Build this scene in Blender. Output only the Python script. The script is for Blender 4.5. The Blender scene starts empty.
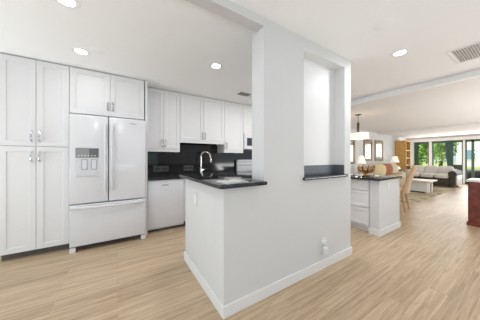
import bpy, bmesh, math, random
from mathutils import Vector, Matrix
random.seed(7)
S = bpy.context.scene
COL = S.collection
R = math.radians

# ------------------------------------------------------------------ camera, world, light, exposure
cd = bpy.data.cameras.new('camera'); cam = bpy.data.objects.new('camera', cd); COL.objects.link(cam)
cam.location = (0, 0, 1.236); cam.rotation_euler = (R(90), 0, R(-32.43))
cd.sensor_fit = 'HORIZONTAL'; cd.sensor_width = 36; cd.lens = 14.4; cd.shift_y = -2/480
cd.clip_start = .05; cd.clip_end = 300
S.camera = cam
S.view_settings.view_transform = 'Standard'; S.view_settings.look = 'None'
S.view_settings.gamma = 1; S.view_settings.use_curve_mapping = False
S.view_settings.exposure = 0.06
w = bpy.data.worlds.new('sky'); S.world = w; w.use_nodes = True
bg = w.node_tree.nodes['Background']; bg.inputs[0].default_value = (.80, .90, 1, 1); bg.inputs[1].default_value = .85
def light(name, kind, loc, rot, energy, col=(1, 1, 1), **k):
    d = bpy.data.lights.new(name, kind); d.energy = energy; d.color = col
    for a, v in k.items(): setattr(d, a, v)
    o = bpy.data.objects.new(name, d); COL.objects.link(o); o.location = loc; o.rotation_euler = rot
    return o
light('sun', 'SUN', (0, 0, 20), Vector((-.5, .35, .8)).to_track_quat('Z', 'Y').to_euler(), 4.6, (1, .96, .88), angle=.02)
# daylight through the living room's window wall; unseen fill added behind the camera
FILL_TINT = (.87, .955, 1)
light('fill_rear_living', 'AREA', (7.3, -1.98, 1.3), (R(90), 0, 0), 5.4, (.98, .985, .975), shape='RECTANGLE', size=5, size_y=2)  # added fill lamp at a made-up rear window
light('daylight_front', 'AREA', (13.70, 1.4, 1.2), (0, R(90), 0), 103, (.98, .985, .975), shape='RECTANGLE', size=1.8, size_y=4.6)
# fill lamps added out of view, most tilted up to brighten the ceilings
light('fill_entry', 'AREA', (-3.08, -1.0, 1.3), (0, R(-90), 0), 38.4, FILL_TINT, shape='RECTANGLE', size=1.9, size_y=1.3)  # added lamp brightening the peninsula's left face and the ceiling drop
light('fill_up_left', 'AREA', (-2.95, 2.1, .75), (0, R(-152), 0), 16.8, FILL_TINT, shape='RECTANGLE', size=.9, size_y=2.6)
light('fill_up_kitchen', 'AREA', (-3.0, 2.75, .6), (0, R(-122), 0), 24.0, FILL_TINT, shape='RECTANGLE', size=.8, size_y=1.4)  # added lamp aimed up at the kitchen ceiling
light('fill_up_rear', 'AREA', (.9, -1.8, .7), (R(150), 0, 0), 19.2, FILL_TINT, shape='RECTANGLE', size=4.4, size_y=.9)
light('fill_up_rear_living', 'AREA', (7.3, -1.8, .6), (R(140), 0, 0), 147.0, (.98, .985, .975), shape='RECTANGLE', size=5, size_y=.9)

# ------------------------------------------------------------------ materials
MATS = {}
def nm(name):
    m = bpy.data.materials.new(name); m.use_nodes = True; MATS[name] = m
    nt = m.node_tree
    return m, nt, nt.nodes['Principled BSDF']
def mat(name, col, rough=.5, metal=0, noise=0, scale=30, bump=0, spec=.5, coat=0, emit=0):
    m, nt, b = nm(name)
    b.inputs['Roughness'].default_value = rough; b.inputs['Metallic'].default_value = metal
    b.inputs['Specular IOR Level'].default_value = spec; b.inputs['Coat Weight'].default_value = coat
    c = (*col, 1); b.inputs['Base Color'].default_value = c
    if emit:
        b.inputs['Emission Color'].default_value = c; b.inputs['Emission Strength'].default_value = emit
    if noise or bump:
        tc = nt.nodes.new('ShaderNodeTexCoord'); n = nt.nodes.new('ShaderNodeTexNoise')
        n.inputs['Scale'].default_value = scale; n.inputs['Detail'].default_value = 5
        nt.links.new(tc.outputs['Object'], n.inputs['Vector'])
        if noise:
            r = nt.nodes.new('ShaderNodeValToRGB')
            r.color_ramp.elements[0].position = .3; r.color_ramp.elements[1].position = .7
            r.color_ramp.elements[0].color = (*[max(0, v*(1-noise)) for v in col], 1)
            r.color_ramp.elements[1].color = (*[min(1, v*(1+noise)) for v in col], 1)
            nt.links.new(n.outputs['Fac'], r.inputs['Fac']); nt.links.new(r.outputs[0], b.inputs['Base Color'])
        if bump:
            bp = nt.nodes.new('ShaderNodeBump'); bp.inputs['Strength'].default_value = bump; bp.inputs['Distance'].default_value = .01
            nt.links.new(n.outputs['Fac'], bp.inputs['Height']); nt.links.new(bp.outputs[0], b.inputs['Normal'])
    return m
WALL = mat('wall_paint', (.63, .63, .63), .75, noise=.008, scale=6)
CEIL = mat('ceiling_paint', (.94, .945, .95), .85, noise=.008, scale=5)
CREAM = mat('cream_ceiling_paint', (.80, .775, .765), .85, noise=.01, scale=5)
TRIM = mat('trim_paint', (.88, .88, .875), .4, noise=.005, scale=9)
BASE = mat('baseboard_paint', (.74, .74, .735), .4, noise=.005, scale=9)
NICHE_LIT = mat('niche_lit_wall_paint', (.78, .78, .78), .5, noise=.004, scale=6)  # wall paint lightened so the niche looks more brightly lit
LAC = mat('white_cabinet_lacquer', (.72, .72, .725), .42, noise=.005, scale=8)
APPL = mat('white_appliance_enamel', (.68, .685, .71), .18, noise=.004, scale=8, coat=.3)
APPG = mat('grey_appliance_plastic', (.33, .34, .36), .35, noise=.03)
APPK = mat('mid_grey_plastic', (.27, .275, .27), .3, noise=.03)
APPD = mat('cool_grey_plastic', (.42, .42, .46), .35, noise=.02)
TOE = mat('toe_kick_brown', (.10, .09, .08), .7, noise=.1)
APPM = mat('pale_grey_plastic', (.62, .63, .65), .35, noise=.02)
DARK = mat('dark_recess', (.03, .03, .032), .6, noise=.1)
SCREEN = mat('black_glass', (.02, .022, .025), .08, noise=.1)
STEEL = mat('brushed_steel', (.48, .48, .48), .25, 1, noise=.05, scale=60)
CHROME = mat('chrome', (.66, .66, .66), .1, 1, noise=.02)
PLATE = mat('white_plastic', (.82, .82, .81), .35, noise=.005)
PLATED = mat('charcoal_plate', (.07, .07, .075), .3, noise=.05)
SEG = mat('grey_print', (.12, .125, .135), .5, noise=.05)
PAPER = mat('paper', (.50, .50, .49), .6, noise=.02, scale=40)
LENS = mat('lamp_lens', (1, .98, .94), .5, emit=5)
SHADE = mat('lit_fabric_shade', (1, .92, .78), .8, emit=.45)
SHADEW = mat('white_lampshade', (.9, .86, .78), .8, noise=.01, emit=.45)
BRONZE = mat('bronze', (.12, .08, .05), .35, .8, noise=.15)
GOLD = mat('gold_leaf', (.62, .36, .13), .35, .5, noise=.3, scale=40)
COPPER = mat('dark_copper', (.20, .07, .03), .4, .4, noise=.3, scale=40)
GILT = mat('gilt_frame', (.20, .125, .055), .45, .3, noise=.25, scale=50)
MIRROR = mat('mirror_glass', (.45, .44, .40), .06, 1, noise=.03)
CHAIRF = mat('tan_upholstery', (.60, .44, .30), .85, noise=.12, scale=90, bump=.2)
CHAIRW = mat('honey_wood_leg', (.50, .31, .15), .4, noise=.2, scale=40)
TABLEW = mat('dark_table_wood', (.10, .05, .03), .3, noise=.2, scale=20)
PILY = mat('pale_yellow_fabric', (.68, .56, .34), .9, noise=.15, scale=30)
LSEAT = mat('beige_loveseat_fabric', (.62, .52, .38), .9, noise=.15, scale=40, bump=.2)
PILR = mat('rust_pillow_fabric', (.42, .17, .10), .9, noise=.3, scale=30)
PILC = mat('cream_pillow_fabric', (.70, .60, .46), .9, noise=.1, scale=30)
SOFAC = mat('ivory_sofa_fabric', (.70, .66, .62), .9, noise=.06, scale=30, bump=.2)
SOFAD = mat('dark_woven_wicker', (.042, .034, .028), .6, noise=.5, scale=60, bump=.6)
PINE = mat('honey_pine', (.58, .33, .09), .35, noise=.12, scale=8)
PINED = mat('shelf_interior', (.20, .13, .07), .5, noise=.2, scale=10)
BLOND = mat('pale_ash_wood', (.66, .55, .42), .4, noise=.1, scale=14)
GREYL = mat('pale_grey_lacquer', (.62, .62, .61), .4, noise=.02)
MAHOG = mat('mahogany', (.17, .035, .022), .28, noise=.45, scale=12, coat=.3)
STONEW = mat('white_marble_top', (.86, .86, .85), .2, noise=.03, scale=12)
GREEN = mat('dark_green_frame', (.085, .13, .11), .45, noise=.1)
CURT = mat('dark_green_curtain', (.09, .155, .13), .85, noise=.15, scale=30)
PATIO = mat('charcoal_mesh', (.045, .045, .05), .6, noise=.2, scale=50)
LEAF = mat('leaf_green', (.28, .46, .11), .7, noise=.5, scale=3)
LEAF2 = mat('leaf_yellow_green', (.44, .58, .18), .7, noise=.5, scale=3)
BARK = mat('bark', (.12, .09, .06), .9, noise=.3)
GRASS = mat('lawn_grass', (.42, .47, .19), .95, noise=.25, scale=2)
STUCCO = mat('white_stucco', (.82, .83, .83), .8, noise=.03, scale=2)
BLUEW = mat('blue_window', (.22, .36, .48), .2, noise=.15, scale=2)
PAVE = mat('pale_patio_slab', (.62, .60, .55), .8, noise=.05, scale=3)

def granite():
    m, nt, b = nm('black_granite')
    tc = nt.nodes.new('ShaderNodeTexCoord'); v = nt.nodes.new('ShaderNodeTexVoronoi'); v.inputs['Scale'].default_value = 170
    n = nt.nodes.new('ShaderNodeTexNoise'); n.inputs['Scale'].default_value = 45; n.inputs['Detail'].default_value = 6
    r = nt.nodes.new('ShaderNodeValToRGB'); r.color_ramp.elements[0].position = .44; r.color_ramp.elements[0].color = (.006, .0065, .007, 1)
    r.color_ramp.elements[1].position = .72; r.color_ramp.elements[1].color = (.06, .064, .068, 1)
    mx = nt.nodes.new('ShaderNodeMix'); mx.data_type = 'RGBA'; mx.blend_type = 'MIX'; mx.inputs[0].default_value = .3
    r2 = nt.nodes.new('ShaderNodeValToRGB'); r2.color_ramp.elements[0].color = (.09, .094, .1, 1); r2.color_ramp.elements[1].color = (.008, .009, .01, 1); r2.color_ramp.elements[1].position = .35
    L = nt.links.new
    L(tc.outputs['Object'], v.inputs['Vector']); L(tc.outputs['Object'], n.inputs['Vector'])
    L(n.outputs['Fac'], r.inputs['Fac']); L(v.outputs['Distance'], r2.inputs['Fac'])
    L(r.outputs[0], mx.inputs[6]); L(r2.outputs[0], mx.inputs[7]); L(mx.outputs[2], b.inputs['Base Color'])
    b.inputs['Roughness'].default_value = .06; b.inputs['Specular IOR Level'].default_value = .4
    return m
GRAN = granite()
GRAN_REFL = mat('granite_painted_reflection', (.10, .11, .128), .5, noise=.5, scale=160)  # granite lightened to blue-grey; a window reflection put into the colour
def tiles():
    m, nt, b = nm('black_glass_tile')
    tc = nt.nodes.new('ShaderNodeTexCoord'); mp = nt.nodes.new('ShaderNodeMapping'); mp.inputs['Rotation'].default_value = (R(90), 0, 0)
    k = nt.nodes.new('ShaderNodeTexBrick'); k.inputs['Scale'].default_value = 1; k.inputs['Brick Width'].default_value = .31
    k.inputs['Row Height'].default_value = .156; k.inputs['Mortar Size'].default_value = .0016
    k.inputs['Color1'].default_value = (.008, .008, .01, 1); k.inputs['Color2'].default_value = (.012, .012, .014, 1); k.inputs['Mortar'].default_value = (.03, .03, .033, 1)
    nt.links.new(tc.outputs['Object'], mp.inputs['Vector']); nt.links.new(mp.outputs[0], k.inputs['Vector']); nt.links.new(k.outputs['Color'], b.inputs['Base Color'])
    b.inputs['Roughness'].default_value = .08
    return m
TILE = tiles()
def planks():
    m, nt, b = nm('light_oak_planks'); L = nt.links.new; N = nt.nodes.new
    tc = N('ShaderNodeTexCoord')
    k = N('ShaderNodeTexBrick'); k.inputs['Scale'].default_value = 1; k.inputs['Brick Width'].default_value = 1.25; k.inputs['Row Height'].default_value = .15
    k.inputs['Mortar Size'].default_value = .0012; k.inputs['Mortar Smooth'].default_value = .3; k.offset = .37; k.offset_frequency = 2
    k.inputs['Color1'].default_value = (.56, .437, .297, 1); k.inputs['Color2'].default_value = (.465, .352, .232, 1); k.inputs['Mortar'].default_value = (.33, .23, .15, 1)
    L(tc.outputs['Object'], k.inputs['Vector'])
    mp = N('ShaderNodeMapping'); mp.inputs['Scale'].default_value = (.9, 21, 1); L(tc.outputs['Object'], mp.inputs['Vector'])
    add = N('ShaderNodeVectorMath'); add.operation = 'ADD'; L(mp.outputs[0], add.inputs[0])
    sc = N('ShaderNodeVectorMath'); sc.operation = 'SCALE'; sc.inputs['Scale'].default_value = 9; L(k.outputs['Color'], sc.inputs[0]); L(sc.outputs[0], add.inputs[1])
    n = N('ShaderNodeTexNoise'); n.inputs['Scale'].default_value = 1.6; n.inputs['Detail'].default_value = 7; n.inputs['Roughness'].default_value = .62; n.inputs['Distortion'].default_value = .6
    L(add.outputs[0], n.inputs['Vector'])
    r = N('ShaderNodeValToRGB'); r.color_ramp.elements[0].position = .32; r.color_ramp.elements[0].color = (.72, .67, .62, 1)
    r.color_ramp.elements[1].position = .62; r.color_ramp.elements[1].color = (1.08, 1.08, 1.08, 1); L(n.outputs['Fac'], r.inputs['Fac'])
    mx = N('ShaderNodeMix'); mx.data_type = 'RGBA'; mx.blend_type = 'MULTIPLY'; mx.inputs[0].default_value = 1
    L(k.outputs['Color'], mx.inputs[6]); L(r.outputs[0], mx.inputs[7])
    mp2 = N('ShaderNodeMapping'); mp2.inputs['Scale'].default_value = (2.2, 34, 1); L(tc.outputs['Object'], mp2.inputs['Vector'])
    add2 = N('ShaderNodeVectorMath'); add2.operation = 'ADD'; L(mp2.outputs[0], add2.inputs[0]); L(sc.outputs[0], add2.inputs[1])
    n2 = N('ShaderNodeTexNoise'); n2.inputs['Scale'].default_value = 1.2; n2.inputs['Detail'].default_value = 5; n2.inputs['Distortion'].default_value = 1.2; L(add2.outputs[0], n2.inputs['Vector'])
    r2 = N('ShaderNodeValToRGB'); r2.color_ramp.elements[0].position = .36; r2.color_ramp.elements[0].color = (.80, .71, .64, 1)
    r2.color_ramp.elements[1].position = .52; r2.color_ramp.elements[1].color = (1.03, 1.03, 1.03, 1); L(n2.outputs['Fac'], r2.inputs['Fac'])
    mx2 = N('ShaderNodeMix'); mx2.data_type = 'RGBA'; mx2.blend_type = 'MULTIPLY'; mx2.inputs[0].default_value = .65
    L(mx.outputs[2], mx2.inputs[6]); L(r2.outputs[0], mx2.inputs[7]); L(mx2.outputs[2], b.inputs['Base Color'])
    b.inputs['Roughness'].default_value = .36
    return m
OAK = planks()
def rugmat():
    m, nt, b = nm('woven_rug'); L = nt.links.new; N = nt.nodes.new
    tc = N('ShaderNodeTexCoord'); n = N('ShaderNodeTexNoise'); n.inputs['Scale'].default_value = 3.5; n.inputs['Detail'].default_value = 4
    r = N('ShaderNodeValToRGB'); e = r.color_ramp.elements; e[0].position = .38; e[0].color = (.27, .22, .14, 1); e[1].position = .58; e[1].color = (.50, .43, .29, 1)
    L(tc.outputs['Object'], n.inputs['Vector']); L(n.outputs['Fac'], r.inputs['Fac']); L(r.outputs[0], b.inputs['Base Color']); b.inputs['Roughness'].default_value = .95
    return m
RUG = rugmat()
def glassmat():
    m, nt, b = nm('window_glass'); nt.nodes.remove(b)
    t = nt.nodes.new('ShaderNodeBsdfTransparent'); t.inputs[0].default_value = (.95, .98, .97, 1); g = nt.nodes.new('ShaderNodeBsdfGlossy'); g.inputs['Roughness'].default_value = .02
    f = nt.nodes.new('ShaderNodeFresnel'); f.inputs[0].default_value = 1.2; mx = nt.nodes.new('ShaderNodeMixShader')
    nt.links.new(f.outputs[0], mx.inputs[0]); nt.links.new(t.outputs[0], mx.inputs[1]); nt.links.new(g.outputs[0], mx.inputs[2])
    nt.links.new(mx.outputs[0], nt.nodes['Material Output'].inputs[0])
    return m
GLASS = glassmat()

# ------------------------------------------------------------------ helpers
def NB(): return bmesh.new()
def box(bm, x0, x1, y0, y1, z0, z1, bev=0, seg=1, mtx=None):
    t = bmesh.new()
    bmesh.ops.create_cube(t, size=1)
    for v in t.verts:
        v.co = Vector((x0+(v.co.x+.5)*(x1-x0), y0+(v.co.y+.5)*(y1-y0), z0+(v.co.z+.5)*(z1-z0)))
    if bev: bmesh.ops.bevel(t, geom=t.edges[:], offset=bev, segments=seg, affect='EDGES', profile=.5)
    merge(bm, t, mtx)
def merge(bm, t, mtx=None):
    if mtx is not None: bmesh.ops.transform(t, matrix=mtx, verts=t.verts)
    me = bpy.data.meshes.new('tmp'); t.to_mesh(me); t.free(); bm.from_mesh(me); bpy.data.meshes.remove(me)
def prism(bm, pts, z0, z1, bev=0, seg=2, mtx=None):
    t = bmesh.new(); a = [t.verts.new((x, y, z0)) for x, y in pts]
    f = t.faces.new(a); r = bmesh.ops.extrude_face_region(t, geom=[f])
    for v in r['geom']:
        if isinstance(v, bmesh.types.BMVert): v.co.z = z1
    bmesh.ops.recalc_face_normals(t, faces=t.faces)
    if bev:
        es = [e for e in t.edges if abs(e.verts[0].co.z-e.verts[1].co.z) < 1e-6]
        bmesh.ops.bevel(t, geom=es, offset=bev, segments=seg, affect='EDGES', profile=.5)
    merge(bm, t, mtx)
def lathe(bm, prof, c=(0, 0, 0), n=20, mtx=None):
    t = bmesh.new(); rings = []
    for r, z in prof:
        if r < 1e-5: rings.append([t.verts.new((c[0], c[1], c[2]+z))])
        else: rings.append([t.verts.new((c[0]+r*math.cos(2*math.pi*i/n), c[1]+r*math.sin(2*math.pi*i/n), c[2]+z)) for i in range(n)])
    for a, b in zip(rings, rings[1:]):
        for i in range(n):
            j = (i+1) % n
            q = [a[i % len(a)], a[j % len(a)], b[j % len(b)], b[i % len(b)]]
            u = []
            for v in q:
                if v not in u: u.append(v)
            if len(u) > 2: t.faces.new(u)
    for ring in (rings[0], rings[-1]):
        if len(ring) > 2: t.faces.new(ring)
    bmesh.ops.recalc_face_normals(t, faces=t.faces)
    merge(bm, t, mtx)
def tube(bm, pts, rad, n=8, flat=1.0):
    t = bmesh.new(); P = [Vector(p) for p in pts]; rings = []
    rr = rad if isinstance(rad, (list, tuple)) else [rad]*len(P)
    up = Vector((0, 0, 1))
    for i, p in enumerate(P):
        d = (P[min(i+1, len(P)-1)]-P[max(i-1, 0)]).normalized()
        ref = up if abs(d.dot(up)) < .95 else Vector((1, 0, 0))
        a = d.cross(ref).normalized(); b = a.cross(d).normalized()
        rings.append([t.verts.new(p+rr[i]*(math.cos(2*math.pi*k/n)*a+flat*math.sin(2*math.pi*k/n)*b)) for k in range(n)])
    for A, B in zip(rings, rings[1:]):
        for k in range(n): t.faces.new((A[k], A[(k+1) % n], B[(k+1) % n], B[k]))
    t.faces.new(rings[0]); t.faces.new(rings[-1])
    bmesh.ops.recalc_face_normals(t, faces=t.faces); merge(bm, t)
def cushion(bm, x0, x1, y0, y1, z0, z1, puff=.35, mtx=None, n=8):
    """soft box: superellipsoid"""
    t = bmesh.new(); bmesh.ops.create_cube(t, size=2)
    bmesh.ops.subdivide_edges(t, edges=t.edges[:], cuts=n-1, use_grid_fill=True)
    c = Vector(((x0+x1)/2, (y0+y1)/2, (z0+z1)/2)); h = Vector(((x1-x0)/2, (y1-y0)/2, (z1-z0)/2)); p = 2/puff
    for v in t.verts:
        q = v.co; s = (abs(q.x)**p+abs(q.y)**p+abs(q.z)**p)**(1/p)
        v.co = Vector((c.x+h.x*q.x/s, c.y+h.y*q.y/s, c.z+h.z*q.z/s))
    merge(bm, t, mtx)
def shaker(bm, x0, x1, z0, z1, y, t=.02, st=.06, dep=.008):
    """shaker door or drawer front facing -Y, front face at y"""
    q = bmesh.new(); b = .002
    def ring(i, yy): return [q.verts.new((x0+i, yy, z0+i)), q.verts.new((x1-i, yy, z0+i)), q.verts.new((x1-i, yy, z1-i)), q.verts.new((x0+i, yy, z1-i))]
    rs = [ring(0, y+t), ring(0, y+b), ring(b, y), ring(st, y), ring(st+.005, y+dep)]
    for A, B in zip(rs, rs[1:]):
        for k in range(4): q.faces.new((A[k], A[(k+1) % 4], B[(k+1) % 4], B[k]))
    q.faces.new(rs[-1]); q.faces.new(rs[0]); bmesh.ops.recalc_face_normals(q, faces=q.faces); merge(bm, q)
def obj(name, bm, m, parent=None, smooth=35, **props):
    me = bpy.data.meshes.new(name)
    if parent is not None and parent.get('_o') is None:
        off = world_off(parent); bmesh.ops.translate(bm, verts=bm.verts, vec=-off)
    bm.to_mesh(me); bm.free(); me.materials.append(m)
    if smooth:
        me.polygons.foreach_set('use_smooth', [True]*len(me.polygons)); me.set_sharp_from_angle(angle=R(smooth))
    o = bpy.data.objects.new(name, me); COL.objects.link(o)
    if parent is not None: o.parent = parent
    for k, v in props.items(): o[k] = v
    return o
def world_off(p):
    v = Vector((0, 0, 0))
    while p is not None: v += Vector(p.location); p = p.parent
    return v
def thing(name, label, cat, loc=(0, 0, 0), rz=0, group=None):
    o = bpy.data.objects.new(name, None); COL.objects.link(o); o.location = loc; o.rotation_euler = (0, 0, rz)
    o.empty_display_size = .1; tag(o, label, cat, group); return o
def tag(o, label, cat, group=None):
    o['label'] = label; o['category'] = cat
    if group: o['group'] = group
    return o
def struct(name, bm, m, parent=None, smooth=0, label=None):
    o = obj(name, bm, m, parent, smooth)
    if parent is None: o['kind'] = 'structure'
    if label: o['label'] = label
    return o
def dup(o, parent=None):
    c = o.copy(); COL.objects.link(c)
    if parent is not None: c.parent = parent
    for ch in [x for x in o.children]: dup(ch, c)
    return c
def boxes(*bs, bev=0):
    bm = NB()
    for b in bs: box(bm, *b, bev=bev)
    return bm

# ------------------------------------------------------------------ setting
bm = NB(); box(bm, -3.3, 14.0, -2.1, 4.2, -.06, 0); struct('floor', bm, OAK, label='light oak plank floor')
bm = NB(); box(bm, -3.3, 4.26, -2.1, 4.2, 2.481, 2.56); struct('ceiling', bm, CEIL, label='white ceiling of kitchen and hall')
bm = NB(); box(bm, 4.26, 4.32, -2.1, 4.2, 2.386, 2.56); struct('trim_1', bm, TRIM, label='white ceiling drop where the hall meets the living room')
bm = NB(); box(bm, 4.32, 10.0, -2.1, 4.2, 2.391, 2.56); struct('ceiling_living', bm, CREAM)
bm = NB(); box(bm, 10.0, 14.0, -2.1, 4.2, 2.326, 2.56); struct('ceiling_sunroom', bm, CREAM)
bm = NB(); box(bm, -3.3, 14.0, 4.05, 4.2, 0, 2.56); struct('wall_back', bm, WALL)
# wall on the left and behind the camera, with unseen openings added to let light in
bm = boxes((-3.3, -3.15, -2.1, -1.7, 0, 2.56), (-3.3, -3.15, -1.7, -.3, 2.3, 2.56), (-3.3, -3.15, -.3, .6, 0, 2.56), (-3.3, -3.15, 3.5, 4.2, 0, 2.56), (-3.3, -3.15, .6, 3.5, 0, .5), (-3.3, -3.15, .6, 3.5, 2.35, 2.56))
struct('wall_left', bm, WALL)
bm = boxes((-3.3, -1.4, -2.25, -2.1, 0, 2.56), (3.2, 4.7, -2.25, -2.1, 0, 2.56), (9.9, 14, -2.25, -2.1, 0, 2.56), (-1.4, 3.2, -2.25, -2.1, 0, .4), (-1.4, 3.2, -2.25, -2.1, 2.4, 2.56),
           (4.7, 9.9, -2.25, -2.1, 0, .25), (4.7, 9.9, -2.25, -2.1, 2.35, 2.56))
struct('wall_rear', bm, WALL)
# pass-through wall: half wall, column, niche, end post, header
bm = boxes((.69, 1.09, 1.32, 1.50, 0, 1.004), (1.09, 1.62, 1.32, 1.50, 0, 2.481), (1.62, 2.39, 1.32, 1.50, 0, 1.004), (1.62, 2.39, 1.452, 1.50, 1.004, 2.376),
           (1.62, 2.39, 1.32, 1.50, 2.376, 2.481), (2.39, 2.523, 1.32, 1.50, 0, 2.481))
struct('wall_middle', bm, WALL, label='white pass-through wall with column and niche')
bm = boxes((1.622, 2.386, 1.447, 1.4525, 1.037, 2.372), (2.384, 2.3905, 1.322, 1.4525, 1.037, 2.372), (1.6195, 1.624, 1.322, 1.4525, 1.037, 2.372), (1.622, 2.388, 1.322, 1.4525, 2.370, 2.3765))  # added liner carrying the niche's brighter light as lighter colour
struct('niche_lit_lining', bm, NICHE_LIT, label='wall niche lining, lighter colour standing for brighter light')
bm = boxes((-3.15, 1.09, 1.32, 1.42, 2.405, 2.481)); struct('trim_2', bm, WALL, label='white header beam above the kitchen opening')
def baseboard(name, pts_boxes):
    bm = NB()
    for b in pts_boxes: box(bm, *b, bev=.003)
    return struct(name, bm, BASE)
baseboard('baseboard_middle', [(.676, 2.537, 1.305, 1.32, 0, .098), (2.523, 2.537, 1.32, 1.50, 0, .098)])
baseboard('baseboard_left', [(.676, .69, 1.32, 2.34, 0, .098)])
baseboard('baseboard_back', [(4.35, 13.85, 4.035, 4.05, 0, .1)])
# end half wall of the dining peninsula
bm = boxes((3.475, 4.27, 1.375, 1.51, 0, .876)); struct('wall_dining', bm, WALL, label='white half wall at the end of the dining peninsula')
baseboard('baseboard_dining', [(3.46, 4.285, 1.36, 1.375, 0, .1), (3.46, 3.475, 1.375, 1.525, 0, .1), (4.27, 4.285, 1.375, 1.51, 0, .1)])
bm = NB(); box(bm, .40, 3.25, 4.034, 4.05, .90, 1.56); struct('wall_backsplash', bm, TILE, label='glossy black tiled backsplash')

# window wall at X = 13.9
XW = 13.9
bm = boxes((XW, XW+.12, -2.1, 4.2, 2.10, 2.56), (XW, XW+.12, 3.80, 4.2, 0, 2.10), (XW, XW+.12, 3.22, 3.80, 0, .02), (XW-.10, XW, -2.1, 3.86, 2.11, 2.25))
struct('wall_front', bm, TRIM, label='white wall and header around the tall windows')
posts = [(3.10, 3.215), (1.96, 2.03), (.2, .28)]
bm = NB()
for a, b in posts: box(bm, XW-.02, XW+.10, a, b, 0, 2.10)
struct('trim_3', bm, TRIM, label='white posts between the window panels')
wins = [(3.215, 3.80, .0), (2.03, 3.10, .0), (.28, 1.96, .0), (-2.05, .2, .0)]
for i, (a, b, z) in enumerate(wins):
    bm = NB(); f = .045
    mids = [] if b-a < 1.2 else [((a+b)/2-.045, (a+b)/2+.045)]
    box(bm, XW+.03, XW+.09, a, a+f, z, 2.10); box(bm, XW+.03, XW+.09, b-f, b, z, 2.10)
    box(bm, XW+.03, XW+.09, a, b, 2.0, 2.10); box(bm, XW+.03, XW+.09, a, b, z, z+.09)
    if i == 2: mids = [(1.69, 1.775), (1.0, 1.06)]
    for m0, m1 in mids: box(bm, XW+.03, XW+.09, m0, m1, z, 2.1)
    wf = struct('window_%d' % (i+1), bm, GREEN, label='tall dark green framed window')
    bm = NB(); box(bm, XW+.055, XW+.06, a+.02, b-.02, z+.02, 2.05); obj('glass', bm, GLASS, wf, 0)

# ------------------------------------------------------------------ outdoors
bm = NB(); box(bm, 14.0, 17.5, -6, 9, -.15, -.03); struct('patio', bm, PAVE, label='pale patio slab outside the window')
bm = NB(); box(bm, 17.5, 90, -40, 60, -.2, -.06); struct('lawn', bm, GRASS, label='sunlit lawn outside')
t = thing('building', 'white two storey building with blue windows across the lawn', 'building', (46, 0, -.06))
bm = NB(); box(bm, 46, 56, -14, 7.4, -.06, 7.5); box(bm, 45.6, 56, -14, 7.7, 7.5, 8); obj('wall', bm, STUCCO, t, 0)
for zz in (.9, 4.3):
    for k in range(7):
        y = 6.1-k*2.4
        bm = NB(); box(bm, 45.9, 46.02, y-.75, y+.75, zz, zz+1.7); win = obj('window', bm, STUCCO, t, 0)
        bm = NB(); box(bm, 45.88, 45.9, y-.62, y+.62, zz+.12, zz+1.58); obj('pane', bm, BLUEW, win, 0)
def tree(x, y, h, r, m, label, seed):
    rnd = random.Random(seed); t = thing('tree', label, 'tree', (x, y, -.06))
    bm = NB(); tube(bm, [(x, y, -.1), (x+.1, y, h*.3), (x-.1, y+.1, h*.7)], [.16, .13, .05], 8); obj('trunk', bm, BARK, t)
    bm = NB()
    for k in range(1500):
        d = Vector((rnd.gauss(0, 1), rnd.gauss(0, 1), rnd.gauss(0, 1))).normalized()*r*rnd.uniform(.45, 1.05)
        c = Vector((x, y, h*.62))+Vector((d.x, d.y, d.z*h*.5/r)); s = rnd.uniform(.12, .28)
        u = Vector((rnd.gauss(0, 1), rnd.gauss(0, 1), rnd.gauss(0, 1))).normalized(); v = u.orthogonal().normalized()
        a = [bm.verts.new(c+s*p) for p in (u, .5*v, -u, -.5*v)]; bm.faces.new(a)
    obj('foliage', bm, m, t, 0)
tree(24, 6.2, 5.6, 1.5, LEAF, 'green tree seen through the leftmost tall window pane', 1)
tree(28, 5.6, 6.2, 1.4, LEAF2, 'yellow-green tree seen through the pane behind the ivory sofa', 2)
tree(31, 8.2, 7.0, 2.0, LEAF2, 'pale green tree furthest back on the lawn beyond the windows', 3)
def patio_chair(x, y, rz, label):
    t = thing('patio_chair', label, 'chair', (x, y, -.03), rz, None)
    def P(n, bm, m=PATIO):
        bmesh.ops.translate(bm, verts=bm.verts, vec=world_off(t)); return obj(n, bm, m, t)
    bm = NB(); box(bm, -.3, .3, -.42, .32, .33, .42, .02); P('seat', bm)
    bm = NB(); box(bm, -.3, .3, -.05, .05, 0, .62, .03, 2, mtx=Matrix.Translation((0, .24, .38)) @ Matrix.Rotation(R(-36), 4, 'X')); P('backrest', bm)
    for s in (-1, 1):
        bm = NB(); box(bm, s*.34-.04, s*.34+.04, -.42, .40, .05, .60, .03, 2); P('armrest', bm)
        bm = NB(); tube(bm, [(s*.3, .36, 0), (s*.3, .3, .42)], .018); P('leg', bm)
    return t
patio_chair(15.7, 1.93, R(172), 'dark reclined patio chair outside, right of the right-hand white window post')
patio_chair(16.6, 2.62, R(100), 'dark patio chair outside, between the sofa arm and the white window post')

# ------------------------------------------------------------------ kitchen cabinets
def pull(parent, x, y, z0, z1, m=STEEL, arch=.034):
    bm = NB(); pts = []
    for k in range(9):
        u = k/8; pts.append((x, y-arch*(1-(2*u-1)**4)+.001, z0+(z1-z0)*u))
    tube(bm, pts, .0082, 8); return obj('handle', bm, m, parent)
def hpull(parent, x0, x1, y, z):
    bm = NB(); pts = []
    for k in range(9):
        u = k/8; pts.append((x0+(x1-x0)*u, y-.03*(1-(2*u-1)**4)+.001, z))
    tube(bm, pts, .006, 8); return obj('handle', bm, STEEL, parent)

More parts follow.
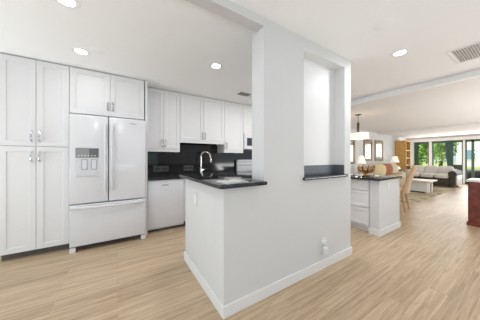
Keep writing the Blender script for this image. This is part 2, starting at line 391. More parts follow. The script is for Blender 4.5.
t = thing('pantry_cabinet', 'tall white pantry cabinet with four shaker doors left of the refrigerator', 'cabinet', (-.868, 3.7, 0))
bm = NB(); box(bm, -1.185, -.552, 3.422, 4.045, .085, 2.474); obj('body', bm, LAC, t, 0)
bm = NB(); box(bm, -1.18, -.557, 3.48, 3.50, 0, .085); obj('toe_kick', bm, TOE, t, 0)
for (a, b, hx) in ((-1.182, -.869, -.903), (-.865, -.555, -.832)):
    for (z0, z1, h0, h1) in ((1.384, 2.462, 1.436, 1.575), (.09, 1.378, 1.186, 1.318)):
        bm = NB(); shaker(bm, a, b, z0, z1, 3.40, .022, .062); d = obj('door', bm, LAC, t, 25)
        pull(d, hx, 3.40, h0, h1, CHROME)

t = thing('wall_cabinet', 'white two-door cabinet with side panel above the refrigerator', 'cabinet', (-.09, 3.7, 1.84))
bm = NB(); box(bm, -.548, .355, 3.422, 4.045, 1.845, 2.474); obj('body', bm, LAC, t, 0)
bm = NB(); box(bm, .366, .40, 3.40, 4.03, 0, 2.474, .002); obj('side_panel', bm, LAC, t, 0)
for (a, b, hx) in ((-.548, -.098, -.125), (-.094, .352, -.066)):
    bm = NB(); shaker(bm, a, b, 1.85, 2.462, 3.40, .022, .062); d = obj('door', bm, LAC, t, 25)
    pull(d, hx, 3.40, 1.925, 2.05)

def upper(x0, x1, z0, splits, label, handles, rail=True):
    t = thing('wall_cabinet', label, 'cabinet', ((x0+x1)/2, 3.86, z0))
    zb = z0+(.045 if rail else 0)
    bm = NB(); box(bm, x0, x1, 3.702, 4.033, zb, 2.474); obj('body', bm, LAC, t, 0)
    if rail:
        bm = NB(); box(bm, x0, x1, 3.69, 3.71, z0, zb+.002); box(bm, x0, x0+.02, 3.71, 4.033, z0, zb+.002); box(bm, x1-.02, x1, 3.71, 4.033, z0, zb+.002); obj('light_rail', bm, LAC, t, 0)
    for i, (a, b) in enumerate(splits):
        bm = NB(); shaker(bm, a+.002, b-.002, zb+.003, 2.464, 3.68, .022, .058); d = obj('door', bm, LAC, t, 25)
        if handles: pull(d, handles[i], 3.68, zb+.035, zb+.175)
    return t
upper(.404, .990, 1.350, [(.404, .700), (.700, .990)], 'white two-door wall cabinet above the dishwasher', [.672, .728])
upper(.992, 1.940, 1.530, [(.992, 1.463), (1.463, 1.940)], 'wide short white two-door wall cabinet above the kitchen tap', [1.432, 1.494])
upper(1.942, 2.430, 1.350, [(1.942, 2.430)], 'white single-door wall cabinet left of the microwave', [1.985])
upper(2.432, 3.20, 1.815, [(2.432, 2.815), (2.815, 3.20)], 'short white wall cabinet above the microwave, cut by the column', [2.78, 2.85], rail=False)

# microwave
t = thing('microwave', 'white over-range microwave with dark window beside the column', 'microwave', (2.81, 3.85, 1.44))
bm = NB(); box(bm, 2.434, 3.19, 3.66, 4.033, 1.44, 1.81, .004); obj('body', bm, APPL, t)
bm = NB(); box(bm, 2.438, 3.0, 3.635, 3.66, 1.445, 1.805, .006); d = obj('door', bm, APPL, t)
bm = NB(); box(bm, 2.50, 2.93, 3.632, 3.636, 1.52, 1.70); obj('window', bm, SCREEN, d, 0)
bm = NB(); tube(bm, [(2.975, 3.635, 1.5), (2.975, 3.60, 1.53), (2.975, 3.60, 1.73), (2.975, 3.635, 1.76)], .01); obj('handle', bm, APPL, d)
bm = NB(); box(bm, 3.005, 3.187, 3.64, 3.66, 1.445, 1.805, .004); obj('control_panel', bm, APPM, t)
# range
t = thing('range', 'white range with raised control backguard beyond the peninsula', 'stove', (2.81, 3.74, 0))
bm = NB(); box(bm, 2.436, 3.19, 3.42, 4.02, .06, .90, .005); obj('body', bm, APPL, t)
bm = NB(); box(bm, 2.44, 3.186, 3.43, 3.94, .90, .915, .003); obj('cooktop', bm, SCREEN, t)
bm = NB(); box(bm, 2.45, 3.176, 3.395, 3.42, .28, .86, .006); d = obj('oven_door', bm, APPL, t)
bm = NB(); tube(bm, [(2.5, 3.395, .8), (2.5, 3.36, .8), (3.12, 3.36, .8), (3.12, 3.395, .8)], .011); obj('handle', bm, APPL, d)
bm = NB(); box(bm, 2.45, 3.176, 3.40, 3.42, .07, .265, .006); obj('drawer', bm, APPL, t)
bm = NB(); box(bm, 2.436, 3.19, 3.945, 4.02, .90, 1.195, .008, 2); g = obj('backguard', bm, APPL, t)
for k in range(7):
    x = 2.49+k*.07; bm = NB(); box(bm, x, x+(.012 if k % 2 else .022), 3.942, 3.946, 1.125, 1.155); obj('button', bm, SEG, g, 0)
for k in range(16):
    bm = NB(); box(bm, 2.47+k*.028, 2.488+k*.028, 3.942, 3.946, 1.05, 1.07); obj('button', bm, SEG, g, 0)
for x in (3.02, 3.1, 3.16):
    bm = NB(); lathe(bm, [(.024, 0), (.024, .012), (.016, .03), (0, .03)], mtx=Matrix.Translation((x, 3.947, 1.11)) @ Matrix.Rotation(R(90), 4, 'X'), n=14); obj('knob', bm, APPM, g)

# dishwasher
t = thing('dishwasher', 'white dishwasher under the black back counter right of the refrigerator', 'dishwasher', (.70, 3.7, 0))
bm = NB(); box(bm, .406, .994, 3.455, 4.02, .05, .868); obj('body', bm, APPM, t, 0)
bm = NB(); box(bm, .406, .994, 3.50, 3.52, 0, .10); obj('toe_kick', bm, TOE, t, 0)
bm = NB(); box(bm, .408, .992, 3.425, 3.455, .075, .866, .006, 2); d = obj('door', bm, APPL, t)
bm = NB(); box(bm, .625, .725, 3.4235, 3.426, .768, .788, .001); obj('handle_pocket', bm, APPG, d, 0)
bm = NB(); box(bm, .62, .73, 3.415, 3.426, .788, .795, .002); obj('handle_lip', bm, APPL, d)

# base cabinet beyond and back worktop
t = thing('base_cabinet', 'white base cabinet under the tap behind the peninsula', 'cabinet', (1.7, 3.74, 0))
bm = NB(); box(bm, 1.0, 2.43, 3.452, 4.03, .10, .868); obj('body', bm, LAC, t, 0)
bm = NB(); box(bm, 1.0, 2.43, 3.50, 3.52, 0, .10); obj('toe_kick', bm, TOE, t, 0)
for a, b, hx in ((1.003, 1.475, 1.44), (1.479, 1.95, 1.51), (1.954, 2.427, 1.99)):
    bm = NB(); shaker(bm, a, b, .105, .862, 3.43, .022); d = obj('door', bm, LAC, t, 25); pull(d, hx, 3.43, .70, .83)
bm = NB(); prism(bm, [(.402, 3.40), (2.432, 3.40), (2.432, 4.032), (.402, 4.032)], .872, .912, .006)
tag(obj('worktop', bm, GRAN, None, 30), 'black granite worktop along the back wall above the dishwasher', 'worktop')

# faucet on the back worktop
t = thing('faucet', 'tall chrome gooseneck kitchen tap in front of the black backsplash', 'tap', (1.50, 3.92, .912))
bm = NB(); lathe(bm, [(.032, 0), (.032, .008), (.024, .016), (.022, .11), (.016, .12), (0, .12)], (1.50, 3.92, .912)); obj('base', bm, CHROME, t)
bm = NB(); pts = [(1.50, 3.92, 1.02), (1.50, 3.92, 1.27)]
for k in range(1, 13):
    a = math.pi*k/12; pts.append((1.50+.085*(1-math.cos(a)), 3.92-.05*(1-math.cos(a)), 1.27+.095*math.sin(a)))
pts.append((pts[-1][0]+.012, pts[-1][1], 1.20)); tube(bm, pts, .0155, 12); obj('spout', bm, CHROME, t)
x, y, z = pts[-1]; bm = NB(); lathe(bm, [(.014, .04), (.02, .03), (.021, -.05), (.015, -.055), (0, -.055)], (x, y, z)); obj('spray_head', bm, CHROME, t)
bm = NB(); tube(bm, [(1.515, 3.915, .985), (1.555, 3.90, .99), (1.60, 3.89, 1.0)], [.012, .009, .007], 8); obj('lever', bm, CHROME, t)

# backsplash outlets
def wide_outlet(x0, x1, label):
    t = thing('outlet', label, 'outlet', ((x0+x1)/2, 4.034, 1.02))
    bm = NB(); box(bm, x0, x1, 4.027, 4.0345, .965, 1.08, .002); obj('plate', bm, PLATED, t)
    n = 2; wd = (x1-x0)/n
    for k in range(n):
        c = x0+wd*(k+.5); bm = NB(); box(bm, c-.045, c+.045, 4.025, 4.028, 1.0, 1.045, .001); obj('socket', bm, DARK, t)
wide_outlet(.575, .86, 'dark outlet plate on the backsplash above the dishwasher')
wide_outlet(1.16, 1.37, 'dark outlet plate on the backsplash left of the kitchen tap')

# ------------------------------------------------------------------ refrigerator
t = thing('refrigerator', 'white french-door refrigerator with bottom freezer and water dispenser', 'refrigerator', (-.087, 3.6, 0))
bm = NB(); box(bm, -.522, .348, 3.345, 4.0, .06, 1.80, .004); obj('body', bm, APPM, t, 0)
bm = NB(); box(bm, -.515, .34, 3.30, 3.345, .03, .085); obj('grille', bm, DARK, t, 0)
for x in (-.495, .33):
    bm = NB(); box(bm, x-.035, x+.028, 3.262, 3.36, 0, .062, .004); obj('foot', bm, APPL, t)
FY = 3.257
bm = NB(); box(bm, -.53, -.117, FY, 3.335, .632, 1.812, .012, 3); dl = obj('door', bm, APPL, t)
bm = NB(); box(bm, -.107, .356, FY, 3.335, .632, 1.812, .012, 3); dr = obj('door', bm, APPL, t)
bm = NB(); box(bm, -.53, .356, FY, 3.335, .075, .618, .012, 3); fz = obj('freezer_drawer', bm, APPL, t)
def bowed(x, z0, z1, out):
    bm = NB(); pts = []
    for k in range(17):
        u = k/16; pts.append((x, FY-.012-out*math.sin(math.pi*u)**.7, z0+(z1-z0)*u))
    tube(bm, pts, .017, 10, .9); return bm
obj('handle', bowed(-.150, .775, 1.70, .055), APPL, dl); obj('handle', bowed(-.072, .775, 1.70, .055), APPL, dr)
bm = NB(); pts = []
for k in range(21):
    u = k/20; pts.append((-.515+.856*u, FY-.008-.055*math.sin(math.pi*u)**.8, .585))
tube(bm, pts, .02, 10, 1.0); obj('handle', bm, APPL, fz)
# dispenser in the left door
bm = NB(); box(bm, -.474, -.214, FY-.006, FY+.002, .985, 1.376, .003); bz = obj('dispenser', bm, APPL, dl)
bm = NB(); box(bm, -.468, -.22, FY-.009, FY-.005, 1.238, 1.370, .001); obj('control_panel', bm, APPK, bz, 0)
bm = NB(); box(bm, -.325, -.228, FY-.011, FY-.008, 1.25, 1.362, .001); obj('display', bm, SEG, bz, 0)
for k in range(6):
    bm = NB(); box(bm, -.44+k*.034, -.428+k*.034, FY-.012, FY-.009, 1.262, 1.274); obj('button', bm, PLATE, bz, 0)
bm = NB(); box(bm, -.462, -.226, FY-.008, FY-.005, 1.0, 1.232); obj('recess_shade', bm, APPM, bz, 0)  # raised panel; its grey stands for the shade inside a recess
for x in (-.375, -.275):
    bm = NB(); box(bm, x-.034, x+.034, FY-.012, FY-.006, 1.08, 1.225, .002); pd = obj('paddle', bm, APPD, bz)
    bm = NB(); box(bm, x-.02, x+.026, FY-.022, FY-.011, 1.09, 1.21, .004); obj('paddle_face', bm, APPL, pd)
bm = NB(); box(bm, -.462, -.226, FY-.02, FY-.006, 1.0, 1.012, .002); obj('tray', bm, APPM, bz)
fc = bpy.data.curves.new('txt', 'FONT'); fc.body = 'Whirlpool'; fc.size = .021; fc.extrude = .001; fc.align_x = 'CENTER'
fo = bpy.data.objects.new('txt', fc); COL.objects.link(fo); bpy.context.view_layer.update()
me = bpy.data.meshes.new_from_object(fo.evaluated_get(bpy.context.evaluated_depsgraph_get())); bpy.data.objects.remove(fo)
bm = NB(); bm.from_mesh(me); bmesh.ops.transform(bm, matrix=Matrix.Translation((.19, FY-.001, 1.735)) @ Matrix.Rotation(R(90), 4, 'X'), verts=bm.verts)
obj('logo', bm, SEG, dr, 0)

# ------------------------------------------------------------------ peninsula
t = thing('peninsula_cabinet', 'white kitchen peninsula base behind the half wall', 'cabinet', (1.55, 1.92, 0))
bm = NB(); box(bm, .69, 2.50, 1.502, 2.32, .0, 1.003); obj('body', bm, WALL, t, 0)
for k in range(4):
    a = .70+k*.45; q = NB(); shaker(q, -(a+.447), -(a+.003), .11, .99, -2.342, .022)
    bmesh.ops.transform(q, matrix=Matrix.Rotation(math.pi, 4, 'Z'), verts=q.verts); obj('door', q, LAC, t, 25)
pts = [(1.07, 1.252), (1.07, 1.316), (1.086, 1.316), (1.086, 1.504), (2.50, 1.504), (2.50, 2.37), (.635, 2.37), (.625, 2.36), (.625, 1.29)]
for k in range(1, 6):
    a = math.pi+math.pi/2*k/6; pts.append((.665+.04*math.cos(a), 1.292+.04*math.sin(a)))
pts.append((.665, 1.252))
bm = NB(); prism(bm, pts, 1.006, 1.037, .009, 3)
tag(obj('countertop', bm, GRAN, None, 30), 'black granite countertop with rounded corner on the kitchen peninsula', 'countertop')
t = thing('granite_ledge', 'black granite ledge with short upstand in the wall niche', 'ledge', (2.0, 1.37, 1.006))
bm = NB(); prism(bm, [(1.602, 1.288), (2.408, 1.288), (2.408, 1.318), (2.388, 1.318), (2.388, 1.45), (1.622, 1.45), (1.622, 1.318), (1.602, 1.318)], 1.006, 1.037, .006, 2); obj('slab', bm, GRAN, t, 30)
bm = boxes((1.626, 2.382, 1.434, 1.447, 1.037, 1.15), (2.371, 2.384, 1.323, 1.434, 1.037, 1.15), (1.624, 1.637, 1.323, 1.434, 1.037, 1.15)); obj('upstand', bm, GRAN_REFL, t, 0)
# papers on the peninsula
ang = R(6)
t = thing('booklet', 'white open booklet lying flat on the peninsula countertop', 'booklet', (.79, 1.355, 1.037), ang)
for s in (-1, 1):
    bm = NB(); n = 8
    pts = [(s*.002+s*.105*k/n, .006*math.sin(math.pi*min(1, k/n*1.0))**.6+.010 if 0 < k < n else .010) for k in range(n+1)]
    q = bmesh.new(); rows = []
    for (x, z) in pts: rows.append([q.verts.new((x, -.075, z)), q.verts.new((x, .075, z)), q.verts.new((x, .075, 0)), q.verts.new((x, -.075, 0))])
    for A, B in zip(rows, rows[1:]):
        for k in range(4): q.faces.new((A[k], A[(k+1) % 4], B[(k+1) % 4], B[k]))
    q.faces.new(rows[0]); q.faces.new(rows[-1]); bmesh.ops.recalc_face_normals(q, faces=q.faces)
    bmesh.ops.translate(q, verts=q.verts, vec=world_off(t)); merge(bm, q); obj('page', bm, PAPER, t, 40)

# wall plates
def outlet_y(x, y, z, label, wd=.075, ht=.12, plug=False, PLATE=BASE):
    t = thing('outlet', label, 'outlet', (x, y, z))
    bm = NB(); box(bm, x-wd/2, x+wd/2, y-.006, y+.0005, z-ht/2, z+ht/2, .002); obj('plate', bm, PLATE, t)
    for dz in (.03, -.03):
        bm = NB(); box(bm, x-.017, x+.017, y-.008, y-.005, z+dz-.014, z+dz+.014, .003); s = obj('socket', bm, PLATE, t)
        bm = boxes((x-.009, x-.006, y-.0085, y-.0078, z+dz-.006, z+dz+.006), (x+.006, x+.009, y-.0085, y-.0078, z+dz-.006, z+dz+.006)); obj('slots', bm, SEG, s, 0)
    if plug:
        bm = NB(); box(bm, x-.03, x+.032, y-.045, y-.008, z-.075, z+.0, .008, 2); tag_o = obj('cover', bm, PLATE, t)
        bm = NB(); lathe(bm, [(.036, 0), (.036, .018), (.026, .026), (0, .026)], mtx=Matrix.Translation((x, y-.006, z+.045)) @ Matrix.Rotation(R(90), 4, 'X'), n=24); obj('dial', bm, PLATE, t)
    return t
outlet_y(1.945, 1.32, .25, 'white outlet with plug-in adapter low on the pass-through wall', .085, .19, True)
outlet_y(3.81, 1.375, .765, 'white outlet on the end of the dining peninsula')
t = thing('outlet', 'white outlet plate on the left side of the kitchen peninsula', 'outlet', (.69, 1.945, .80))
bm = NB(); box(bm, .683, .6905, 1.905, 1.985, .735, .875, .002); obj('plate', bm, WALL, t)
bm = NB(); box(bm, .680, .684, 1.923, 1.967, .755, .855, .002); obj('rocker', bm, BASE, t)

# ------------------------------------------------------------------ dining peninsula
t = thing('drawer_cabinet', 'white three-drawer cabinet of the dining peninsula', 'cabinet', (3.85, 1.95, 0))
bm = NB(); box(bm, 3.502, 4.26, 1.512, 2.75, .10, .873); obj('body', bm, LAC, t, 0)
bm = NB(); box(bm, 3.55, 4.20, 1.512, 2.75, 0, .10); obj('toe_kick', bm, LAC, t, 0)
for y0 in (1.53, 2.14):
    for z0, z1 in ((.70, .862), (.415, .685), (.115, .40)):
        q = NB(); shaker(q, -(y0+.60), -y0, z0, z1, 3.48, .022, .045)
        bmesh.ops.transform(q, matrix=Matrix.Rotation(R(-90), 4, 'Z'), verts=q.verts); d = obj('drawer', q, LAC, t, 25)
bm = NB(); prism(bm, [(3.42, 1.345), (4.31, 1.345), (4.31, 2.78), (3.42, 2.78)], .878, .913, .008, 3)
tag(obj('countertop', bm, GRAN, None, 30), 'black granite countertop on the dining peninsula', 'countertop')
# gold leaf bowl
bx, by, bz0 = 3.91, 1.76, .913
t = thing('decorative_bowl', 'gold leaf shaped decorative bowl on the dining peninsula counter', 'bowl', (bx, by, bz0))
bm = NB(); lathe(bm, [(.05, 0), (.055, .006), (.03, .018), (.03, .03), (.06, .045), (.075, .07), (.07, .07), (.055, .05), (0, .04)], (bx, by, bz0)); obj('bowl', bm, GOLD, t)
rnd = random.Random(4)
for k in range(20):
    a = 2*math.pi*k/20+rnd.uniform(-.15, .15); q = NB()
    L = rnd.uniform(.07, .15); w_ = rnd.uniform(.014, .026); lean = rnd.uniform(.02, .075)
    rad_ = Vector((math.cos(a), math.sin(a), 0)); sd = Vector((-math.sin(a), math.cos(a), 0)); tw = rnd.uniform(-.04, .04)
    p0 = Vector((bx, by, bz0+.055))+rad_*.06; n = 7; pts_ = []
    for u in range(n+1):
        v = u/n; pts_.append(p0+rad_*(lean*math.sin(v*2.4))+sd*tw*v*v+Vector((0, 0, L*v)))
    tube(q, pts_, [w_*max(.12, math.sin(math.pi*min(.97, .12+.85*u/n))) for u in range(n+1)], 8, .35)
    obj('leaf', q, GOLD if k % 3 else COPPER, t, 60)

# ------------------------------------------------------------------ ceiling fittings
def can(x, y, label, power, first=[None]):
    if first[0] is None:
        t = thing('recessed_light', label, 'light', (x, y, 2.481), 0, 'recessed ceiling lights')
        bm = NB(); lathe(bm, [(.058, -.002), (.085, -.004), (.088, 0), (.058, 0), (.058, -.002)], (x, y, 2.481), 28); obj('trim_ring', bm, TRIM, t)
        bm = NB(); lathe(bm, [(.058, -.0025), (0, -.0025)], (x, y, 2.481), 28); obj('lens', bm, LENS, t)
        first[0] = t
    else:
        t = dup(first[0]); t.location = (x, y, 2.481); t['label'] = label
    light('hall_can' if y < 1.2 else 'kitchen_can', 'AREA', (x, y, 2.474), (0, 0, 0), power*(2.3 if y < 1.2 else 1.15), (.97, .97, 1), shape='DISK', size=.11)
    return t
can(-.365, 2.89, 'round recessed ceiling light nearest the pantry doors', 1.6)
can(1.12, 2.367, 'round recessed ceiling light above the kitchen peninsula', 6.5)
can(-.347, 2.02, 'round recessed ceiling light at the top edge, in front of the pantry', 3.5)
can(2.82, .904, 'round recessed ceiling light in the hall right of the column', 5)
can(2.36, 2.55, 'extra recessed kitchen light added out of view behind the column', 8)  # made-up lamp giving the right-hand wall cabinets more light
can(2.98, 2.36, 'extra recessed kitchen light added out of view behind the niche', 9)  # made-up lamp giving the dining drawers more light
can(-.2, 1.02, 'round recessed hall light beside the header beam', 2.6)
def disc(x, y, r, label):
    bm = NB(); lathe(bm, [(r, 0), (r, -.002), (r*.95, -.004), (0, -.004)], (x, y, 2.481), 28)
    tag(obj('cover_plate', bm, CEIL, None), label, 'cover plate')
disc(-.206, 2.78, .075, 'round white cover plate on the kitchen ceiling beside a recessed light')
disc(2.10, .794, .085, 'round white cover plate on the hall ceiling')
def vent(name, x0, x1, y0, y1, n, label, alongx=True):
    t = thing(name, label, 'vent', ((x0+x1)/2, (y0+y1)/2, 2.481)); z = 2.481; f = .028
    bm = NB()
    for b in ((x0-f, x1+f, y0-f, y0), (x0-f, x1+f, y1, y1+f), (x0-f, x0, y0, y1), (x1, x1+f, y0, y1)): box(bm, *b, z-.008, z-.0005, .002)
    obj('frame', bm, TRIM, t, 0)
    bm = NB(); box(bm, x0, x1, y0, y1, z-.002, z-.0005); obj('backing', bm, DARK, t, 0)
    for k in range(n):
        y = y0+(k+.5)*(y1-y0)/n; bm = NB()
        box(bm, x0, x1, -.52*(y1-y0)/n, .52*(y1-y0)/n, -.001, .001, mtx=Matrix.Translation((0, y, z-.008)) @ Matrix.Rotation(R(28), 4, 'X')); obj('slat', bm, TRIM, t, 0)
vent('ceiling_vent', 3.28, 3.74, .06, .575, 24, 'white slatted air vent in the hall ceiling')
vent('ceiling_vent', 1.95, 2.19, 3.03, 3.19, 5, 'small ceiling vent in front of the kitchen wall cabinets')

# ------------------------------------------------------------------ dining and living furniture
def local(t):
    def P(n, bm, m, parent=None, smooth=35, **kw):
        p = parent or t
        bmesh.ops.translate(bm, verts=bm.verts, vec=world_off(p)); return obj(n, bm, m, p, smooth, **kw)
    return P
px, py = 5.40, 2.63
t = thing('pendant_light', 'white drum shade pendant on a bronze rod over the dining table', 'light', (px, py, 2.391)); P = local(t)
bm = NB(); lathe(bm, [(.075, 0), (.075, -.012), (.03, -.025), (0, -.025)]); P('canopy', bm, BRONZE)
bm = NB(); lathe(bm, [(.007, -.02), (.007, -.2), (.022, -.21), (.034, -.25), (.026, -.36), (.03, -.40), (.02, -.50), (.012, -.52), (0, -.52)], n=14); P('rod', bm, BRONZE)
bm = NB(); lathe(bm, [(.235, -.50), (.24, -.645), (.235, -.645), (.23, -.50), (.235, -.50)], n=36); lathe(bm, [(.232, -.645), (0, -.645)], n=36); sh = P('lamp_shade', bm, SHADE)
bm = NB(); lathe(bm, [(.02, -.645), (.025, -.655), (0, -.68)], n=14); P('finial', bm, BRONZE)
light('pendant_bulb', 'POINT', (px, py, 1.70), (0, 0, 0), 22, (1, .93, .84), shadow_soft_size=.12)

t = thing('dining_table', 'round dark wood dining table under the pendant', 'table', (5.45, 2.66, 0)); P = local(t)
bm = NB(); lathe(bm, [(.60, .715), (.61, .73), (.60, .75), (0, .75)], n=40); P('tabletop', bm, TABLEW)
bm = NB(); lathe(bm, [(.30, 0), (.30, .03), (.10, .07), (.06, .2), (.09, .4), (.06, .55), (.12, .7), (.14, .715), (0, .715)], n=24); P('pedestal', bm, TABLEW)

def make_chair(x, y, rz, label):
    t = thing('dining_chair', label, 'chair', (x, y, 0), rz); P = local(t)
    # faces +Y locally; back at -Y
    bm = NB(); cushion(bm, -.27, .27, -.22, .27, .40, .52, .3); P('seat', bm, CHAIRF)
    q = bmesh.new(); n = 10; rows = []
    for k in range(n+1):
        u = k/n; z = .42+.60*u; yc = -.225-.16*u**1.6; hw = .235-.03*u; th = .045-.012*u
        ring = []
        for s in range(16):
            a = 2*math.pi*s/16; ca, sa = math.cos(a), math.sin(a)
            ring.append(q.verts.new((hw*math.copysign(abs(ca)**.35, ca), yc+th*math.copysign(abs(sa)**.6, sa)-.03*(1-ca*ca), z)))
        rows.append(ring)
    for A, B in zip(rows, rows[1:]):
        for s in range(16): q.faces.new((A[s], A[(s+1) % 16], B[(s+1) % 16], B[s]))
    q.faces.new(rows[0]); q.faces.new(rows[-1]); bmesh.ops.recalc_face_normals(q, faces=q.faces); P('backrest', q, CHAIRF, None, 50)
    for s in (-1, 1):
        bm = NB(); tube(bm, [(s*.245, -.265, 0), (s*.245, -.225, .25), (s*.245, -.21, .44)], [.017, .022, .026], 8); P('leg', bm, CHAIRW)
        bm = NB(); tube(bm, [(s*.24, .235, 0), (s*.24, .225, .44)], [.016, .026], 8); P('leg', bm, CHAIRW)
        bm = NB(); tube(bm, [(s*.24, -.225, .44), (s*.24, -.25, .62), (s*.225, -.31, .83), (s*.21, -.39, 1.03)], [.024, .022, .02, .018], 8); P('back_post', bm, CHAIRW)
    bm = NB(); tube(bm, [(-.21, -.392, 1.025), (0, -.42, 1.04), (.21, -.392, 1.025)], .02, 8); P('top_rail', bm, CHAIRW)
    return t
c0 = make_chair(5.72, 1.97, R(9), 'tan upholstered dining chair with raked back, nearest the dining peninsula')

# mirrors on the back wall
def mirror(x0, x1, z0, z1, label):
    t = thing('mirror', label, 'mirror', ((x0+x1)/2, 4.05, z0), 0, 'framed mirrors on the back wall'); f = .105
    bm = NB(); y0, y1 = 4.015, 4.0495
    for b in ((x0, x1, z0, z0+f), (x0, x1, z1-f, z1), (x0, x0+f, z0+f, z1-f), (x1-f, x1, z0+f, z1-f)): box(bm, b[0], b[1], y0, y1, b[2], b[3], .008)
    obj('frame', bm, GILT, t, 30)
    bm = NB(); box(bm, x0+f-.01, x1-f+.01, 4.035, 4.045, z0+f-.01, z1-f+.01); obj('glass', bm, MIRROR, t, 0)
mirror(7.35, 8.03, 1.0, 2.0, 'gilt framed mirror partly hidden by the wall post, left of three')
mirror(8.75, 9.50, 1.11, 2.04, 'gilt framed mirror between the two others, above the left lamp')
mirror(9.75, 10.55, 1.10, 2.05, 'gilt framed mirror nearest the tall pine bookcase')

def end_table(x, y, label):
    t = thing('end_table', label, 'table', (x, y, 0), 0, 'lamp end tables'); P = local(t)
    bm = NB(); box(bm, -.27, .27, -.25, .25, .58, .61, .006); P('tabletop', bm, TABLEW)
    for sx in (-1, 1):
        for sy in (-1, 1):
            bm = NB(); tube(bm, [(sx*.23, sy*.21, 0), (sx*.23, sy*.21, .58)], [.016, .024], 8); P('leg', bm, TABLEW)
    bm = NB(); box(bm, -.24, .24, -.22, .22, .48, .58); P('drawer', bm, TABLEW, None, 0); return t
def table_lamp(x, y, label):
    t = thing('table_lamp', label, 'lamp', (x, y, .61), 0, 'white shaded table lamps'); P = local(t)
    bm = NB(); lathe(bm, [(.08, 0), (.08, .02), (.03, .04), (.075, .13), (.085, .2), (.04, .3), (.02, .33), (.012, .42), (0, .42)], n=20); P('base', bm, PILC)
    bm = NB(); lathe(bm, [(.165, .42), (.085, .71), (.08, .71), (.16, .42), (.165, .42)], n=28); P('lamp_shade', bm, SHADEW)
    return t
e0 = end_table(7.85, 3.72, 'dark end table under the left lamp by the mirrors')
e1 = dup(e0); e1.location = (10.95, 3.70, 0); e1['label'] = 'dark end table under the right lamp by the pine bookcase'
l0 = table_lamp(7.85, 3.72, 'white shaded table lamp behind the gold bowl')
l1 = dup(l0); l1.location = (10.95, 3.70, .61); l1['label'] = 'white shaded table lamp in front of the pine bookcase'

t = thing('loveseat', 'beige loveseat against the mirror wall between two lamps', 'sofa', (9.35, 3.5, 0))
bm = NB(); box(bm, 8.3, 10.2, 3.1, 4.0, .06, .42, .03, 2); obj('base', bm, LSEAT, t)
bm = NB(); cushion(bm, 8.35, 10.15, 3.72, 4.0, .3, .86, .25); obj('backrest', bm, LSEAT, t)
for a, b in ((8.2, 8.45), (10.06, 10.3)):
    bm = NB(); cushion(bm, a, b, 3.08, 3.98, .06, .66, .3); obj('armrest', bm, PILC, t)
for a, b in ((8.45, 9.26), (9.26, 10.06)):
    bm = NB(); cushion(bm, a, b, 3.05, 3.72, .38, .56, .3); obj('seat_cushion', bm, LSEAT, t)
def pillow(x, y, z, rz, m, label):
    t = NB(); cushion(t, -.23, .23, -.085, .085, 0, .44, .62, mtx=Matrix.Rotation(R(-14), 4, 'X'))
    o = obj('throw_pillow', t, m); o.location = (x, y, z); o.rotation_euler = (0, 0, rz); tag(o, label, 'pillow', 'loveseat pillows')
pillow(8.66, 3.42, .575, R(-50), PILY, 'pale yellow throw pillow at the left end of the loveseat')
pillow(9.30, 3.42, .575, R(-48), PILR, 'rust coloured throw pillow in the middle of the loveseat')
pillow(9.84, 3.40, .575, R(-40), PILC, 'cream throw pillow beside the loveseat right arm')

# pine bookcase
t = thing('bookcase', 'tall honey pine bookcase in the far corner by the windows', 'bookcase', (12.25, 3.82, 0))
bx0, bx1, by0, by1, bh = 12.0, 12.62, 3.60, 4.03, 2.08
for a, b in ((bx0, bx0+.03), (bx1-.03, bx1)):
    bm = NB(); box(bm, a, b, by0, by1, 0, bh, .003); obj('side_panel', bm, PINE, t, 0)
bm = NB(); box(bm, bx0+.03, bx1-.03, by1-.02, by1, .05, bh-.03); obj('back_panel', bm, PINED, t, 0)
bm = NB(); box(bm, bx0-.02, bx1+.02, by0-.02, by1+.01, bh-.03, bh+.03, .008); obj('cornice', bm, PINE, t)
for z in (.08, .48, .86, 1.22, 1.60):
    bm = NB(); box(bm, bx0+.03, bx1-.03, by0+.02, by1-.02, z, z+.025); obj('shelf', bm, PINE, t, 0)
for i, (z, h) in enumerate(((1.245, .27), (1.245, .22), (.885, .28))):
    x = bx0+.10+.16*(i % 2); bm = NB(); lathe(bm, [(.05, 0), (.075, .03), (.08, h*.5), (.045, h*.8), (.05, h), (0, h)], (x, 3.75, z), 16)
    tag(obj('vase', bm, PILC), ['cream vase, left one on the shelf of the pine bookcase', 'shorter cream vase, right one on the shelf of the pine bookcase', 'cream vase alone on a lower shelf of the pine bookcase'][i], 'vase', 'vases in the bookcase')

t = thing('storage_chest', 'low dark wood chest in front of the pine bookcase', 'chest', (11.3, 3.6, 0))
bm = NB(); box(bm, 11.27, 11.66, 3.55, 3.98, .06, .60, .008); obj('body', bm, TABLEW, t)
bm = NB(); box(bm, 11.26, 11.67, 3.54, 4.0, .60, .64, .008); obj('lid', bm, TABLEW, t)
for x in (11.29, 11.60):
    for y in (3.57, 3.92):
        bm = NB(); box(bm, x, x+.04, y, y+.04, 0, .06); obj('foot', bm, TABLEW, t, 0)
t = thing('candle_lamp', 'small white shaded lamp on the dark wood chest', 'lamp', (11.46, 3.72, .64)); P = local(t)
bm = NB(); lathe(bm, [(.045, 0), (.04, .012), (.012, .03), (.012, .1), (0, .1)], n=14); P('base', bm, BRONZE)
bm = NB(); lathe(bm, [(.075, .06), (.04, .18), (.036, .18), (.07, .06), (.075, .06)], n=18); P('lamp_shade', bm, SHADEW)

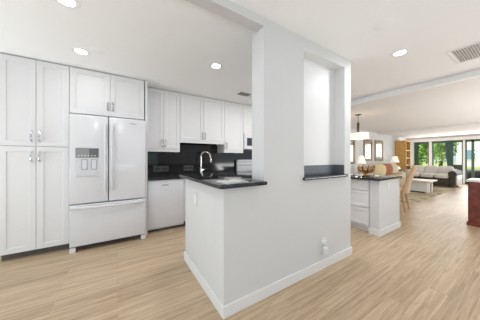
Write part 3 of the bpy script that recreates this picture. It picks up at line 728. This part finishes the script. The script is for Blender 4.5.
# ivory sofa in front of the windows (faces -X)
t = thing('sofa', 'long ivory cushioned sofa with dark wicker base in front of the windows', 'sofa', (12.2, 2.75, 0))
sy0, sy1, sx0, sx1 = 1.90, 3.50, 11.72, 12.75
bm = NB(); box(bm, sx0+.03, sx1, sy0+.1, sy1-.1, .07, .40, .02, 2); obj('base', bm, SOFAD, t)
bm = NB()
for x in (sx0+.1, sx1-.1):
    for y in (sy0+.12, sy1-.12): box(bm, x-.04, x+.04, y-.04, y+.04, 0, .08)
obj('feet', bm, TABLEW, t, 0)
for k in range(3):
    a = sy0+.2+k*.47; bm = NB(); cushion(bm, sx0-.02, sx1-.25, a, a+.47, .36, .54, .3); obj('seat_cushion', bm, SOFAC, t)
    bm = NB(); cushion(bm, -.14, .14, a-.02, a+.49, 0, .43, .5, mtx=Matrix.Translation((12.45, 0, .45)) @ Matrix.Rotation(R(12), 4, 'Y')); obj('back_cushion', bm, SOFAC, t)
bm = NB(); box(bm, 12.62, sx1+.05, sy0+.12, sy1-.05, .08, .74, .05, 3); obj('backrest', bm, SOFAC, t)
for y, m_ in ((sy0+.1, SOFAD), (sy1-.06, SOFAC)):
    bm = NB(); tube(bm, [(sx0-.03, y, .57), (12.2, y, .57), (sx1, y, .59)], .125, 16); box(bm, sx0, sx1, y-.085, y+.085, .07, .58, .015); obj('armrest', bm, m_, t)
bm = NB(); box(bm, sx0+.12, sx1+.02, sy0-.015, sy0+.018, .10, .50, .006); obj('side_panel', bm, GREYL, t, 0, label='pale side panel')

# coffee table and rug
bm = NB(); box(bm, 6.7, 11.4, 1.85, 3.4, 0, .012, .004); tag(obj('rug', bm, RUG, None, 0), 'olive and beige woven rug under the coffee table', 'rug')
t = thing('coffee_table', 'pale ash coffee table on a grey block base in front of the sofa', 'table', (9.25, 2.4, .012))
bm = NB(); box(bm, 8.84, 9.72, 2.02, 2.80, .405, .447, .006); obj('tabletop', bm, BLOND, t)
bm = NB(); box(bm, 8.97, 9.02, 2.12, 2.70, .06, .405, .004); obj('front_panel', bm, GREYL, t, 0)
bm = NB(); box(bm, 9.02, 9.55, 2.20, 2.62, .012, .36, .004); obj('core', bm, TABLEW, t, 0)
for x, y in ((9.05, 2.10), (9.42, 2.10), (9.05, 2.63), (9.42, 2.63)):
    bm = NB(); box(bm, x, x+.10, y, y+.09, .012, .405, .004); obj('leg', bm, SOFAC, t, 0)

# mahogany console at the right edge
t = thing('console_chest', 'red mahogany chest with white top at the right edge', 'chest', (5.7, .25, 0))
bm = NB(); box(bm, 5.445, 5.94, -.38, .735, .05, .80, .006); obj('body', bm, MAHOG, t)
bm = NB(); box(bm, 5.43, 5.955, -.40, .75, 0, .07, .006); obj('plinth', bm, MAHOG, t)
bm = NB(); box(bm, 5.425, 5.96, -.41, .757, .80, .835, .006, 2); obj('top', bm, STONEW, t)
for (y0, y1) in ((-.36, .155), (.17, .715)):
    q = NB(); shaker(q, -y1, -y0, .10, .78, 5.427, .02, .06)
    bmesh.ops.transform(q, matrix=Matrix.Rotation(R(-90), 4, 'Z'), verts=q.verts); d = obj('door', q, MAHOG, t, 25)
    yc = .20 if y0 > 0 else .125
    q = NB(); lathe(q, [(.006, 0), (.006, .01), (.014, .016), (0, .026)], mtx=Matrix.Translation((5.428, yc, .5)) @ Matrix.Rotation(R(-90), 4, 'Y'), n=12); obj('knob', q, GOLD, d)

# curtains
def curtain(y0, y1, label, taper=0):
    q = bmesh.new(); n = 40; rows = []
    for k in range(n+1):
        u = k/n; row = []
        for z, f in ((.03, 1-taper), (.9, 1-taper*.8), (1.5, 1-taper*.25), (2.09, 1)):
            y = y0+(y1-y0)*u*f; row.append((XW-.05+.02*math.sin(u*10*math.pi), y, z))
        rows.append([q.verts.new(p) for p in row]+[q.verts.new((p[0]-.006, p[1], p[2])) for p in row])
    for A, B in zip(rows, rows[1:]):
        for k in range(3):
            q.faces.new((A[k], B[k], B[k+1], A[k+1])); q.faces.new((A[4+k], A[5+k], B[5+k], B[4+k]))
        q.faces.new((A[0], A[4], B[4], B[0])); q.faces.new((A[3], B[3], B[7], A[7]))
    for A in (rows[0], rows[-1]):
        for k in range(3): q.faces.new((A[k], A[k+1], A[k+5], A[k+4]))
    bmesh.ops.recalc_face_normals(q, faces=q.faces)
    tag(obj('curtain', q, CURT, None, 60), label, 'curtain', 'dark green curtains')
curtain(2.33, 2.62, 'dark green curtain hanging behind the sofa right end', .35)
curtain(3.62, 3.80, 'dark green curtain at the left end of the windows')
